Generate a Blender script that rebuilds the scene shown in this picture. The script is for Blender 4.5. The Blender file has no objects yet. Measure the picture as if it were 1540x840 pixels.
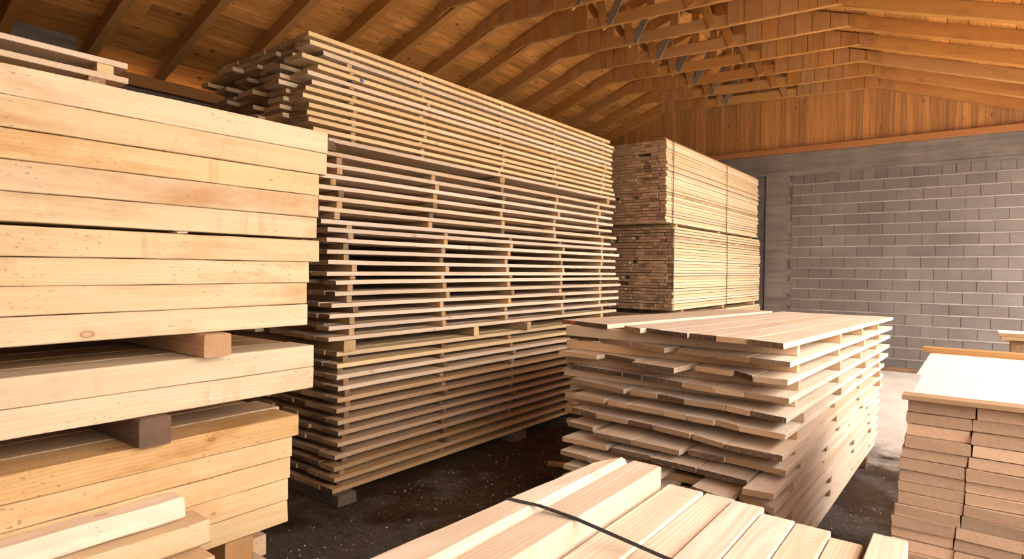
import bpy, math, random
from mathutils import Matrix, Vector
sc = bpy.context.scene
col = sc.collection
rnd = random.Random(11)
PI = math.pi

# ------------------------------------------------------------------ camera calibration (world metres, +Y = away along the planks)
FPX = 911.14
MW = ((0.7962996, -0.0185803, 0.6046170), (0.6048101, 0.0069920, -0.7963390), (0.0105687, 0.9998029, 0.0168053))
CAM = (0.0, 0.0, 1.6)
def ray(u, v):
    r = (u-770.0, 420.0-v, -FPX)
    return [sum(MW[i][j]*r[j] for j in range(3)) for i in range(3)]
def on(u, v, ax, val):
    r = ray(u, v); k = (val-CAM[ax])/r[ax]
    return [CAM[i]+k*r[i] for i in range(3)]
cd = bpy.data.cameras.new('camera'); cam = bpy.data.objects.new('camera', cd); col.objects.link(cam)
m = Matrix([list(MW[i])+[CAM[i]] for i in range(3)]+[[0, 0, 0, 1]])
cam.matrix_world = m
cd.sensor_width = 36.0; cd.lens = 36.0*FPX/1540.0; cd.clip_start = 0.05; cd.clip_end = 200
sc.camera = cam

# ------------------------------------------------------------------ node helpers
class NT:
    def __init__(s, name):
        s.m = bpy.data.materials.new(name); s.m.use_nodes = True
        s.t = s.m.node_tree; s.t.nodes.clear()
        s.out = s.n('ShaderNodeOutputMaterial'); s.b = s.n('ShaderNodeBsdfPrincipled')
        s.t.links.new(s.b.outputs[0], s.out.inputs[0])
    def n(s, t, **k):
        x = s.t.nodes.new(t)
        for a, v in k.items(): setattr(x, a, v)
        return x
    def put(s, sock, v):
        if isinstance(v, bpy.types.NodeSocket): s.t.links.new(v, sock)
        else:
            if hasattr(sock.default_value, '__len__') and not hasattr(v, '__len__'): v = (v,)*len(sock.default_value)
            if hasattr(sock.default_value, '__len__') and len(sock.default_value) == 4 and len(v) == 3: v = tuple(v)+(1,)
            sock.default_value = v
    def math(s, op, a, b=0.0, c=0.0, clamp=False):
        x = s.n('ShaderNodeMath', operation=op); x.use_clamp = clamp
        s.put(x.inputs[0], a); s.put(x.inputs[1], b); s.put(x.inputs[2], c); return x.outputs[0]
    def vec(s, op, a, b=(0, 0, 0)):
        x = s.n('ShaderNodeVectorMath', operation=op); s.put(x.inputs[0], a); s.put(x.inputs[1], b)
        return x.outputs['Value'] if op in ('LENGTH', 'DISTANCE', 'DOT_PRODUCT') else x.outputs[0]
    def comb(s, x, y, z):
        c = s.n('ShaderNodeCombineXYZ'); s.put(c.inputs[0], x); s.put(c.inputs[1], y); s.put(c.inputs[2], z); return c.outputs[0]
    def sep(s, v):
        c = s.n('ShaderNodeSeparateXYZ'); s.put(c.inputs[0], v); return c.outputs
    def noise(s, v, scale=1.0, detail=3.0, rough=0.55):
        x = s.n('ShaderNodeTexNoise'); s.put(x.inputs['Vector'], v); x.inputs['Scale'].default_value = scale
        x.inputs['Detail'].default_value = detail; x.inputs['Roughness'].default_value = rough; return x.outputs[0]
    def voro(s, v, scale=1.0, out='Distance', rand=1.0):
        x = s.n('ShaderNodeTexVoronoi'); s.put(x.inputs['Vector'], v); x.inputs['Scale'].default_value = scale
        x.inputs['Randomness'].default_value = rand; return x.outputs[out]
    def ramp(s, f, a, b):
        x = s.n('ShaderNodeMapRange'); x.clamp = True; s.put(x.inputs[0], f)
        x.inputs[1].default_value = a; x.inputs[2].default_value = b; return x.outputs[0]
    def mix(s, f, a, b, mode='MIX'):
        x = s.n('ShaderNodeMix', data_type='RGBA', blend_type=mode); s.put(x.inputs[0], f); s.put(x.inputs[6], a); s.put(x.inputs[7], b)
        return x.outputs[2]
    def bump(s, h, strength=0.3, dist=0.002):
        x = s.n('ShaderNodeBump'); x.inputs['Strength'].default_value = strength; x.inputs['Distance'].default_value = dist
        s.put(x.inputs['Height'], h); s.put(s.b.inputs['Normal'], x.outputs[0])

def wood(name, light, dark, stain=(.42, .22, .08), stain_amt=.5, knots=.5, ring=.35, var=.12, grime=(.2, .13, .08), grime_amt=0.0, saw=0.0, rough=.75, hue=.008, specks=.5, satv=.24):
    light, dark, stain = [tuple(c*.80 for c in q) for q in (light, dark, stain)]
    N = NT(name)
    tc = N.n('ShaderNodeTexCoord'); oi = N.n('ShaderNodeObjectInfo')
    R = oi.outputs['Random']
    R2 = N.math('FRACT', N.math('MULTIPLY', R, 7.31)); R3 = N.math('FRACT', N.math('MULTIPLY', R, 23.7)); R4 = N.math('FRACT', N.math('MULTIPLY', R, 91.3))
    P = tc.outputs['Object']
    off = N.comb(N.math('MULTIPLY', R, 60.0), N.math('MULTIPLY', R2, 40.0), N.math('MULTIPLY', R3, 30.0))
    Q = N.vec('ADD', P, off)
    x, y, z = N.sep(P)
    # growth rings around a pith that lies off the piece
    wob = N.noise(N.vec('MULTIPLY', Q, (.7, 5, 5)), 1.0, 2)
    yy = N.math('SUBTRACT', y, N.math('MULTIPLY_ADD', R2, .3, -.08)); zz = N.math('ADD', z, N.math('MULTIPLY_ADD', R3, .12, .02))
    r = N.math('SQRT', N.math('ADD', N.math('MULTIPLY', yy, yy), N.math('MULTIPLY', zz, zz)))
    r = N.math('ADD', r, N.math('MULTIPLY', wob, .045))
    rings = N.math('SINE', N.math('MULTIPLY', r, 900.0))
    rings = N.ramp(rings, -.2, 1.0)
    fine = N.noise(N.vec('MULTIPLY', Q, (2.5, 60, 60)), 1.0, 4, .6)
    broad = N.noise(N.vec('MULTIPLY', Q, (1.2, 9, 9)), 1.0, 3)
    c = N.mix(N.ramp(broad, .3, .75), light, tuple(l*.62+d*.38 for l, d in zip(light, dark)))
    c = N.mix(N.math('MULTIPLY', rings, ring), c, dark)
    c = N.mix(N.math('MULTIPLY', N.ramp(fine, .45, .8), .35), c, dark)
    # stains
    st = N.noise(N.vec('MULTIPLY', Q, (2.2, 7, 7)), 1.0, 5, .65)
    c = N.mix(N.math('MULTIPLY', N.ramp(st, .54, .74), stain_amt), c, stain)
    # specks of bark and pitch
    sp = N.noise(N.vec('MULTIPLY', Q, (70, 160, 160)), 1.0, 2, .5)
    spm = N.ramp(N.noise(N.vec('MULTIPLY', Q, (4, 9, 9)), 1.0, 2), .5, .62)
    c = N.mix(N.math('MULTIPLY', N.math('MULTIPLY', N.ramp(sp, .64, .70), spm), specks), c, (.16, .08, .03))
    # knots
    kv = N.vec('MULTIPLY', N.vec('ADD', Q, N.vec('MULTIPLY', N.comb(wob, wob, wob), (.03, .02, .02))), (3.4, 6.0, 6.0))
    kd = N.voro(kv, 1.0)
    core = N.math('SUBTRACT', 1.0, N.ramp(kd, .045, .07)); halo = N.math('SUBTRACT', 1.0, N.ramp(kd, .06, .17))
    c = N.mix(N.math('MULTIPLY', halo, .3*knots), c, stain)
    krim = N.math('MULTIPLY', N.ramp(kd, .035, .05), core)
    c = N.mix(N.math('MULTIPLY', core, knots*.45), c, (.40, .19, .08))
    c = N.mix(N.math('MULTIPLY', krim, knots), c, (.16, .07, .03))
    streak = N.math('MULTIPLY', N.ramp(N.noise(N.vec('MULTIPLY', Q, (28, 2.5, 2.5)), 1.0, 3), .55, .7), N.ramp(N.noise(N.vec('MULTIPLY', Q, (3.1, 6, 6)), 1.0, 3), .52, .66))
    c = N.mix(N.math('MULTIPLY', streak, stain_amt*.5), c, stain)
    # weather/grime pieces: whole-board difference in age
    if grime_amt > 0:
        g = N.math('MULTIPLY', N.ramp(R4, 1-grime_amt, 1-grime_amt+.05), N.ramp(N.noise(N.vec('MULTIPLY', Q, (5, 14, 14)), 1.0, 4), .3, .6))
        c = N.mix(N.math('MULTIPLY', g, .85), c, grime)
    hs = N.n('ShaderNodeHueSaturation'); N.put(hs.inputs['Color'], c)
    N.put(hs.inputs['Hue'], N.math('MULTIPLY_ADD', R3, hue, .5-hue/2))
    N.put(hs.inputs['Value'], N.math('MULTIPLY_ADD', R2, 2*var, 1-var))
    N.put(hs.inputs['Saturation'], N.math('MULTIPLY_ADD', R4, satv, 1-satv/2))
    c = hs.outputs[0]
    h = N.math('MULTIPLY', fine, .6)
    if saw > 0:
        ax = N.math('SUBTRACT', x, N.math('MULTIPLY', R, .5)); ay = N.math('ADD', y, .28)
        rr = N.math('SQRT', N.math('ADD', N.math('MULTIPLY', ax, N.math('MULTIPLY', ax, .0)), N.math('MULTIPLY', ay, ay)))
        arc = N.math('SINE', N.math('MULTIPLY', N.math('ADD', N.math('ADD', x, N.math('MULTIPLY', N.math('MULTIPLY', ay, ay), 1.6)), N.math('MULTIPLY', wob, .03)), 640.0))
        arcm = N.math('MULTIPLY', N.ramp(arc, .1, 1.0), N.ramp(broad, .35, .6))
        c = N.mix(N.math('MULTIPLY', arcm, saw), c, dark)
        h = N.math('ADD', h, N.math('MULTIPLY', arcm, .5))
    N.put(N.b.inputs['Base Color'], c); N.b.inputs['Roughness'].default_value = rough
    N.b.inputs['Specular IOR Level'].default_value = .10
    N.bump(h, .35, .0015)
    return N.m

def endgrain(name, light, dark, dirty, dirty_frac):
    light, dark = [tuple(c*.80 for c in q) for q in (light, dark)]
    N = NT(name); tc = N.n('ShaderNodeTexCoord'); oi = N.n('ShaderNodeObjectInfo'); R = oi.outputs['Random']
    R2 = N.math('FRACT', N.math('MULTIPLY', R, 17.31)); R3 = N.math('FRACT', N.math('MULTIPLY', R, 43.7))
    x, y, z = N.sep(tc.outputs['Object'])
    Q = N.vec('ADD', tc.outputs['Object'], N.comb(N.math('MULTIPLY', R, 50.0), R2, R3))
    wob = N.noise(Q, 20.0, 2)
    yy = N.math('SUBTRACT', y, N.math('MULTIPLY_ADD', R2, .25, -.05)); zz = N.math('ADD', z, N.math('MULTIPLY_ADD', R3, .1, -.01))
    r = N.math('ADD', N.math('SQRT', N.math('ADD', N.math('MULTIPLY', yy, yy), N.math('MULTIPLY', zz, zz))), N.math('MULTIPLY', wob, .006))
    rings = N.ramp(N.math('SINE', N.math('MULTIPLY', r, 1500.0)), -.1, 1)
    c = N.mix(N.math('MULTIPLY', rings, .45), light, dark)
    c = N.mix(N.math('MULTIPLY', N.ramp(N.noise(Q, 90.0, 3), .45, .7), .4), c, dark)
    d = N.math('MULTIPLY', N.ramp(R3, 1-dirty_frac, 1-dirty_frac+.1), N.ramp(N.noise(Q, 60.0, 4, .7), .22, .48))
    c = N.mix(N.math('MULTIPLY', d, .88), c, dirty)
    hs = N.n('ShaderNodeHueSaturation'); N.put(hs.inputs['Color'], c); N.put(hs.inputs['Value'], N.math('MULTIPLY_ADD', R2, .5, .75)); c = hs.outputs[0]
    N.put(N.b.inputs['Base Color'], c); N.b.inputs['Roughness'].default_value = .85; N.b.inputs['Specular IOR Level'].default_value = .06
    N.bump(N.noise(Q, 150.0, 3), .5, .002)
    return N.m

M = {}
M['beam'] = wood('pale_pine', (.80, .575, .345), (.50, .29, .13), stain=(.50, .235, .08), stain_amt=.7, knots=.8, ring=.16, var=.05, specks=.6)
M['beam_brown'] = wood('browned_pine', (.70, .45, .235), (.42, .22, .10), stain=(.33, .14, .04), stain_amt=.75, knots=.7, ring=.3, var=.05, specks=.9)
M['beam_end'] = endgrain('beam_end', (.75, .50, .26), (.50, .28, .12), (.25, .14, .07), .2)
M['t_board'] = wood('stickered_pine', (.89, .69, .50), (.57, .37, .23), stain=(.47, .25, .11), stain_amt=.35, knots=.6, ring=.22, var=.13, grime_amt=.06)
M['t_yellow'] = wood('yellow_pine', (.88, .65, .38), (.54, .32, .14), stain=(.5, .24, .07), stain_amt=.35, knots=.6, ring=.22, var=.12, grime_amt=.05)
M['t_brown_shaded'] = wood('browned_shaded_plank', (.68, .44, .245), (.42, .24, .12), stain=(.40, .20, .09), stain_amt=.45, knots=.6, ring=.25, var=.1, grime_amt=.05)  # browned tone with the lower bundle's shade painted into the colour
M['t_end'] = endgrain('plank_end', (.56, .35, .18), (.33, .18, .08), (.16, .09, .05), .35)
M['m_board'] = wood('fresh_pine', (.92, .74, .56), (.62, .41, .26), stain=(.62, .38, .22), stain_amt=.35, knots=.5, ring=.2, var=.07)
M['m_end'] = endgrain('board_end', (.62, .385, .215), (.38, .21, .10), (.085, .05, .032), .42)
M['f_beam'] = wood('sawn_pine', (.88, .70, .53), (.56, .33, .18), stain=(.70, .44, .25), stain_amt=.4, knots=.45, ring=.3, var=.06, saw=.45, specks=.2)
M['f_end'] = endgrain('timber_end', (.80, .56, .36), (.55, .33, .18), (.4, .25, .14), .2)
M['d_board'] = wood('pale_lath', (.86, .65, .42), (.54, .34, .18), stain=(.5, .28, .1), stain_amt=.35, knots=.5, ring=.2, var=.14, grime_amt=.05)
M['d_end'] = endgrain('lath_end', (.56, .34, .185), (.36, .20, .10), (.24, .13, .07), .2)
M['r_board'] = wood('thick_pine', (.80, .56, .38), (.55, .33, .18), stain_amt=.3, knots=.5, ring=.2, var=.08)
M['r_end'] = endgrain('thick_plank_end', (.66, .41, .26), (.46, .26, .15), (.34, .22, .14), .12)
M['panel'] = wood('pale_panel', (.90, .79, .66), (.78, .60, .43), stain=(.66, .40, .24), stain_amt=.6, knots=.6, ring=.14, var=.03)
M['sticker'] = wood('sticker_pine', (.62, .38, .19), (.38, .21, .09), stain_amt=.4, knots=.3, ring=.3, var=.2, grime=(.10, .07, .05), grime_amt=.28)
M['sticker_dark'] = wood('dark_sticker', (.38, .22, .11), (.22, .12, .06), stain_amt=.5, knots=.3, ring=.3, var=.25, grime=(.08, .055, .04), grime_amt=.4)
M['m_sticker'] = wood('fresh_sticker', (.74, .50, .30), (.52, .31, .17), stain_amt=.3, knots=.3, ring=.3, var=.1)
M['old'] = wood('old_timber', (.24, .13, .07), (.10, .05, .028), stain=(.08, .05, .035), stain_amt=.7, knots=.3, ring=.4, var=.15)
M['bearer'] = wood('bearer_pine', (.56, .30, .13), (.34, .17, .07), stain_amt=.5, knots=.5, ring=.35, var=.05)
M['roof'] = wood('roof_pine', (.58, .27, .08), (.34, .14, .04), stain=(.22, .09, .03), stain_amt=.4, knots=.9, ring=.25, var=.05, satv=.1)
M['trim'] = wood('trim_pine', (.46, .19, .075), (.30, .11, .04), stain_amt=.3, knots=.6, ring=.25, var=.05)
M['gusset'] = wood('gusset_pine', (.54, .245, .075), (.30, .125, .04), stain=(.18, .07, .03), stain_amt=.5, knots=1.0, ring=.3, var=.06, specks=.9, satv=.1)
M['grey_strut'] = wood('grey_strut', (.30, .215, .15), (.15, .11, .08), stain_amt=.3, knots=.4, ring=.3, var=.12)
M['batten'] = wood('brown_batten', (.50, .28, .14), (.28, .14, .07), stain_amt=.4, knots=.4, ring=.3, var=.1)

def simple(name, c, rough=.6, metal=0.0):
    N = NT(name); N.b.inputs['Base Color'].default_value = (*c, 1); N.b.inputs['Roughness'].default_value = rough; N.b.inputs['Metallic'].default_value = metal
    tc = N.n('ShaderNodeTexCoord'); f = N.noise(tc.outputs['Object'], 60.0, 3)
    N.put(N.b.inputs['Base Color'], N.mix(N.math('MULTIPLY', f, .5), c, tuple(v*.6 for v in c)))
    return N.m
M['strap'] = simple('black_strap', (.018, .018, .02), .4)
M['strap_grey'] = simple('grey_strap', (.10, .08, .06), .5)
M['bark'] = simple('splinter_wood', (.30, .16, .07), .9)
M['chips'] = simple('sawdust_chips', (.50, .41, .33), .9)
M['blue'] = simple('blue_tag', (.03, .14, .45), .6)
M['red'] = simple('red_paint', (.5, .07, .04), .7)

def ceiling_mat():
    N = NT('roof_sheathing'); tc = N.n('ShaderNodeTexCoord'); P = tc.outputs['Object']
    at = N.n('ShaderNodeAttribute'); at.attribute_name = 'board'; a = at.outputs['Fac']
    Q = N.vec('ADD', P, N.comb(N.math('MULTIPLY', a, 70.0), N.math('MULTIPLY', a, 31.0), 0.0))
    g = N.noise(N.vec('MULTIPLY', Q, (30, 1.5, 30)), 1.0, 4, .6)
    c = N.mix(N.ramp(g, .35, .75), (.60, .285, .10), (.36, .155, .047))
    b = N.noise(N.vec('MULTIPLY', Q, (3.5, .9, 3.5)), 1.0, 4, .65)
    c = N.mix(N.math('MULTIPLY', N.ramp(b, .5, .72), .65), c, (.22, .10, .04))
    kd = N.voro(N.vec('MULTIPLY', Q, (5.0, 3.4, 5.0)), 1.0)
    c = N.mix(N.math('MULTIPLY', N.math('SUBTRACT', 1.0, N.ramp(kd, .08, .16)), .8), c, (.15, .055, .022))
    s = N.noise(N.vec('MULTIPLY', Q, (26, 7, 26)), 1.0, 5, .7)
    c = N.mix(N.math('MULTIPLY', N.ramp(s, .60, .68), .7), c, (.10, .045, .02))
    hs = N.n('ShaderNodeHueSaturation'); N.put(hs.inputs['Color'], c); N.put(hs.inputs['Value'], N.math('MULTIPLY_ADD', a, .5, .75)); hs.inputs['Saturation'].default_value = 1.05
    N.put(N.b.inputs['Base Color'], hs.outputs[0]); N.b.inputs['Roughness'].default_value = .85; N.b.inputs['Specular IOR Level'].default_value = .06
    N.bump(g, .3, .003); return N.m
M['ceil'] = ceiling_mat()
def gable_mat():
    N = NT('gable_planks'); tc = N.n('ShaderNodeTexCoord'); P = tc.outputs['Object']
    at = N.n('ShaderNodeAttribute'); at.attribute_name = 'board'; a = at.outputs['Fac']
    Q = N.vec('ADD', P, N.comb(N.math('MULTIPLY', a, 70.0), 0.0, N.math('MULTIPLY', a, 31.0)))
    g = N.noise(N.vec('MULTIPLY', Q, (35, 35, 1.6)), 1.0, 4, .6)
    c = N.mix(N.ramp(g, .3, .75), (.44, .19, .05), (.26, .10, .025))
    kd = N.voro(N.vec('MULTIPLY', Q, (7, 7, 2.4)), 1.0)
    c = N.mix(N.math('MULTIPLY', N.math('SUBTRACT', 1.0, N.ramp(kd, .05, .11)), .85), c, (.10, .03, .01))
    hs = N.n('ShaderNodeHueSaturation'); N.put(hs.inputs['Color'], c); N.put(hs.inputs['Value'], N.math('MULTIPLY_ADD', a, .45, .78))
    N.put(N.b.inputs['Base Color'], hs.outputs[0]); N.b.inputs['Roughness'].default_value = .6
    N.bump(g, .2, .002); return N.m
M['gable'] = gable_mat()
def block_mat():
    N = NT('concrete_blocks'); tc = N.n('ShaderNodeTexCoord'); P = tc.outputs['Object']
    at = N.n('ShaderNodeAttribute'); at.attribute_name = 'board'; a = at.outputs['Fac']
    n1 = N.noise(P, 1.3, 4); n2 = N.noise(P, 40.0, 4, .7)
    c = N.mix(N.ramp(n1, .3, .7), (.125, .101, .089), (.175, .147, .131))
    c = N.mix(N.math('MULTIPLY', N.ramp(n2, .4, .75), .45), c, (.13, .105, .09))
    hs = N.n('ShaderNodeHueSaturation'); N.put(hs.inputs['Color'], c); N.put(hs.inputs['Value'], N.math('MULTIPLY_ADD', a, .22, .89))
    N.put(N.b.inputs['Base Color'], hs.outputs[0]); N.b.inputs['Roughness'].default_value = .95; N.b.inputs['Specular IOR Level'].default_value = .08
    N.bump(n2, .5, .004); return N.m
M['block'] = block_mat()
def conc_mat(name, c1, c2, c3):
    if name != 'yard_concrete': c1, c2, c3 = [tuple(c*.80 for c in q) for q in (c1, c2, c3)]
    N = NT(name); tc = N.n('ShaderNodeTexCoord'); P = tc.outputs['Object']
    n1 = N.noise(P, 1.7, 5, .6); n2 = N.noise(P, 35.0, 4, .7); n3 = N.noise(N.vec('MULTIPLY', P, (1, 1, 14)), 1.2, 4)
    c = N.mix(N.ramp(n1, .35, .65), c1, c2)
    c = N.mix(N.math('MULTIPLY', N.ramp(n3, .45, .7), .6), c, c3)
    c = N.mix(N.math('MULTIPLY', N.ramp(n2, .5, .8), .3), c, tuple(v*.5 for v in c1))
    N.put(N.b.inputs['Base Color'], c); N.b.inputs['Roughness'].default_value = .95; N.b.inputs['Specular IOR Level'].default_value = .08
    N.bump(N.math('ADD', n2, n3), .5, .006); return N.m
M['concrete'] = conc_mat('cast_concrete', (.18, .15, .13), (.27, .225, .195), (.12, .10, .085))
M['mortar'] = conc_mat('pale_mortar', (.34, .28, .24), (.40, .335, .29), (.29, .235, .20))
M['bunker'] = conc_mat('foundation_block', (.15, .105, .075), (.20, .145, .105), (.10, .07, .05))
def floor_mat():
    N = NT('dirty_concrete_floor'); tc = N.n('ShaderNodeTexCoord'); P = tc.outputs['Object']
    x, y, z = N.sep(P)
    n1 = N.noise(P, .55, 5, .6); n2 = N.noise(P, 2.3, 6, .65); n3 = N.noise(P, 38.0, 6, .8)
    soil_shaded = N.mix(N.ramp(n2, .4, .65), (.042, .021, .010), (.088, .055, .029))
    soil_shaded = N.mix(N.math('MULTIPLY', N.ramp(N.noise(P, 1.6, 3), .5, .62), .5), soil_shaded, (.075, .062, .024))
    soil_shaded = N.mix(N.math('MULTIPLY', N.ramp(n3, .45, .6), .8), soil_shaded, (.018, .009, .005))
    bare_lit = N.mix(N.ramp(n2, .35, .7), (.40, .34, .29), (.50, .43, .37))
    bare_lit = N.mix(N.math('MULTIPLY', N.ramp(n3, .45, .75), .35), bare_lit, (.30, .24, .19))
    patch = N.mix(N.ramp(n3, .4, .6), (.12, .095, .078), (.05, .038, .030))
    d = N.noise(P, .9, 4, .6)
    # aisle light and shade painted in: pale concrete at the back, dark dirt nearer
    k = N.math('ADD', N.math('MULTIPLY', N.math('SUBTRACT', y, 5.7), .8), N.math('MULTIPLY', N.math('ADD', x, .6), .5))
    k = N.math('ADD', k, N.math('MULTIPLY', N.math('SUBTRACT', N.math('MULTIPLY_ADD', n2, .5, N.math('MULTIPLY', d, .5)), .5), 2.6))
    c = N.mix(N.ramp(d, .50, .56), soil_shaded, patch)
    c = N.mix(N.ramp(k, .15, .6), c, bare_lit)
    fl = N.voro(P, 26.0); fm = N.math('MULTIPLY', N.math('SUBTRACT', 1.0, N.ramp(fl, .10, .15)), N.ramp(N.noise(P, 3.0, 2), .48, .55))
    c = N.mix(N.math('MULTIPLY', fm, .45), c, (.40, .31, .24))
    N.put(N.b.inputs['Base Color'], c); N.put(N.b.inputs['Roughness'], N.math('MULTIPLY_ADD', n2, .4, .6)); N.b.inputs['Specular IOR Level'].default_value = .10
    N.bump(N.math('ADD', n2, n3), .6, .012); return N.m
M['floor'] = floor_mat()
M['yard'] = conc_mat('yard_concrete', (.60, .55, .48), (.66, .61, .54), (.54, .49, .43))
M['roof_cover'] = simple('roof_cover', (.12, .10, .09), .8)

# ------------------------------------------------------------------ mesh helpers
class MB:
    def __init__(s): s.v = []; s.f = []; s.mi = []; s.a = []
    def box(s, x0, x1, y0, y1, z0, z1, mi=0, a=0.5):
        b = len(s.v)
        s.v += [(x0, y0, z0), (x1, y0, z0), (x1, y1, z0), (x0, y1, z0), (x0, y0, z1), (x1, y0, z1), (x1, y1, z1), (x0, y1, z1)]
        for q in ((0, 3, 2, 1), (4, 5, 6, 7), (0, 1, 5, 4), (1, 2, 6, 5), (2, 3, 7, 6), (3, 0, 4, 7)):
            s.f.append(tuple(b+i for i in q)); s.mi.append(mi); s.a.append(a)
    def prism(s, poly, y0, y1, mi=0, a=.5):      # polygon in XZ extruded along Y
        b = len(s.v); n = len(poly)
        s.v += [(p[0], y0, p[1]) for p in poly]+[(p[0], y1, p[1]) for p in poly]
        s.f.append(tuple(b+i for i in range(n))); s.f.append(tuple(b+n+i for i in reversed(range(n)))); s.mi += [mi, mi]; s.a += [a, a]
        for i in range(n):
            j = (i+1) % n; s.f.append((b+j, b+i, b+n+i, b+n+j)); s.mi.append(mi); s.a.append(a)
    def board(s, L, W, T, segs=10, ch=.002, seed=0, rough=0.0, crook=0.0, tipz=0.0, ends=1, ox=0, oy=0, oz=0, chip=0.0, slant=0.0, wane=0.0):
        r = random.Random(seed); ch = min(ch, T*.2)
        prof = [(ch, 0), (W-ch, 0), (W, ch), (W, T-ch), (W-ch, T), (ch, T), (0, T-ch), (0, ch)]
        b = len(s.v); n = len(prof)
        ph = r.uniform(0, 6)
        for i in range(segs+1):
            t = i/segs
            t = t if segs < 4 else t
            cy = crook*math.sin(PI*t)
            cz = tipz*max(0, 1-t*7)**2
            for k, (py, pz) in enumerate(prof):
                jy = r.uniform(-rough, rough) if 0 < k < 8 else 0
                jz = r.uniform(-rough, rough)*.6
                x = t*L
                if i == 0: x += slant*(py/W) + r.uniform(-1, 1)*rough*1.2
                if i == segs: x += r.uniform(-1, 1)*rough*1.2
                wz = 0
                if wane and k in (4, 3): wz = -wane*(.6+.4*math.sin(ph+t*5))
                wy = -wane*.8*(.6+.4*math.sin(ph+t*5)) if wane and k == 4 else 0
                s.v.append((ox+x, oy+py+cy+jy+wy, oz+pz+cz+jz+wz))
        for i in range(segs):
            for k in range(n):
                k2 = (k+1) % n
                s.f.append((b+i*n+k, b+i*n+k2, b+(i+1)*n+k2, b+(i+1)*n+k)); s.mi.append(0); s.a.append(.5)
        s.f.append(tuple(b+k for k in reversed(range(n)))); s.mi.append(ends); s.a.append(.5)
        e = b+segs*n
        s.f.append(tuple(e+k for k in range(n))); s.mi.append(ends); s.a.append(.5)
    def build(s, name, mats, parent=None, loc=(0, 0, 0), rz=0.0, attr=False, smooth=False):
        me = bpy.data.meshes.new(name); me.from_pydata(s.v, [], s.f)
        mats = mats if isinstance(mats, (list, tuple)) else [mats]
        for x in mats: me.materials.append(x)
        me.polygons.foreach_set('material_index', [min(i, len(mats)-1) for i in s.mi])
        if attr:
            at = me.attributes.new('board', 'FLOAT', 'FACE'); at.data.foreach_set('value', s.a)
        me.update()
        o = bpy.data.objects.new(name, me); col.objects.link(o); o.location = loc; o.rotation_euler = (0, 0, rz)
        if parent: o.parent = parent
        return o
def tag(o, label=None, cat=None, group=None, kind=None):
    if label: o['label'] = label
    if cat: o['category'] = cat
    if group: o['group'] = group
    if kind: o['kind'] = kind
    return o
def empty(name, loc, rz=0.0):
    o = bpy.data.objects.new(name, None); col.objects.link(o); o.location = loc; o.rotation_euler = (0, 0, rz); return o
ORD = ['', 'first', 'second', 'third', 'fourth', 'fifth', 'sixth', 'seventh', 'eighth', 'ninth', 'tenth', 'eleventh', 'twelfth', 'thirteenth', 'fourteenth', 'fifteenth', 'sixteenth', 'seventeenth', 'eighteenth', 'nineteenth', 'twentieth', 'twenty-first', 'twenty-second', 'twenty-third', 'twenty-fourth', 'twenty-fifth', 'twenty-sixth', 'twenty-seventh', 'twenty-eighth']
seedc = [100]
def plank(name, o, ang, s, w, z, L, W, T, mats, label, cat, group, segs=8, **k):
    """near end at s along ang (radians from +Y towards +X), right edge at w, bottom at z; W runs to the left"""
    seedc[0] += 1
    mb = MB(); mb.board(L, W, T, segs=segs, seed=seedc[0], **k)
    ca, sa = math.cos(ang), math.sin(ang)
    loc = (o[0]+sa*s+ca*w, o[1]+ca*s-sa*w, z)
    ob = mb.build(name, mats, loc=loc, rz=PI/2-ang)
    return tag(ob, label, cat, group)
def cross(name, o, ang, s, w, z, L, W, T, mats, label, cat, group, segs=2, **k):
    """a stick lying across: its end at w on the right, running L to the left, width W along +s"""
    seedc[0] += 1
    mb = MB(); mb.board(L, W, T, segs=segs, seed=seedc[0], **k)
    ca, sa = math.cos(ang), math.sin(ang)
    loc = (o[0]+sa*(s+W)+ca*w, o[1]+ca*(s+W)-sa*w, z)
    ob = mb.build(name, mats, loc=loc, rz=PI-ang)
    return tag(ob, label, cat, group)
O0 = (0, 0)

# ------------------------------------------------------------------ room shell
YW = 11.943; XL = -8.0; XR = 1.1; ZP = 3.77
def uz(x): return 3.87+.345*(x-XL) if x < -3.45 else 3.87+.345*(XR-x)    # underside of rafters
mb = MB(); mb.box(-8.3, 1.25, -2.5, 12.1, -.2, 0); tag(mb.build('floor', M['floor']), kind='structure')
mb = MB(); mb.box(-30, 40, -30, 45, -.5, -.21); M['dirt'] = conc_mat('trodden_dirt', (.20, .15, .10), (.26, .20, .14), (.15, .11, .07))
tag(mb.build('ground', M['dirt']), kind='structure')
mb = MB(); mb.box(1.25, 12, -14, 20, -.2, -.02); mb.box(-8.3, 1.25, -14, -2.5, -.2, -.02)
tag(mb.build('ground_apron', M['yard']), kind='structure')
# back wall of blocks
mb = MB()
mb.box(-8.3, 1.35, YW+.008, YW+.2, 0, ZP, 2)
ctop = 3.375
z = ctop-.185; course = 0
def blocks(mb, x0, x1, zb, zt, off, pitch):
    x = x0-off
    while x < x1:
        a, b = max(x+.004, x0), min(x+pitch-.004, x1)
        if b-a > .03:
            j = rnd.uniform(-.002, .002)
            mb.box(a, b, YW+j, YW+.02, zb+.009, zt-.009, 0, rnd.random())
        x += pitch
blocks(mb, -2.66, 1.35, z, ctop, .16, .185)
for i in range(17):
    zt = z-i*.1885; zb = max(zt-.1885, 0)
    off = .045 if i % 2 == 0 else .045+.185
    blocks(mb, -2.66+rnd.uniform(-.02, .02), 1.35, zb, zt, off, .3705)
    # squeezed mortar ridge along the bed joint
    xx = -2.64
    while xx < 1.35:
        l = rnd.uniform(.08, .3); mb.box(xx, min(xx+l, 1.35), YW-.006-rnd.uniform(0, .006), YW+.02, zt-.007-rnd.uniform(0, .003), zt+.007+rnd.uniform(0, .004), 1); xx += l
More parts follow.
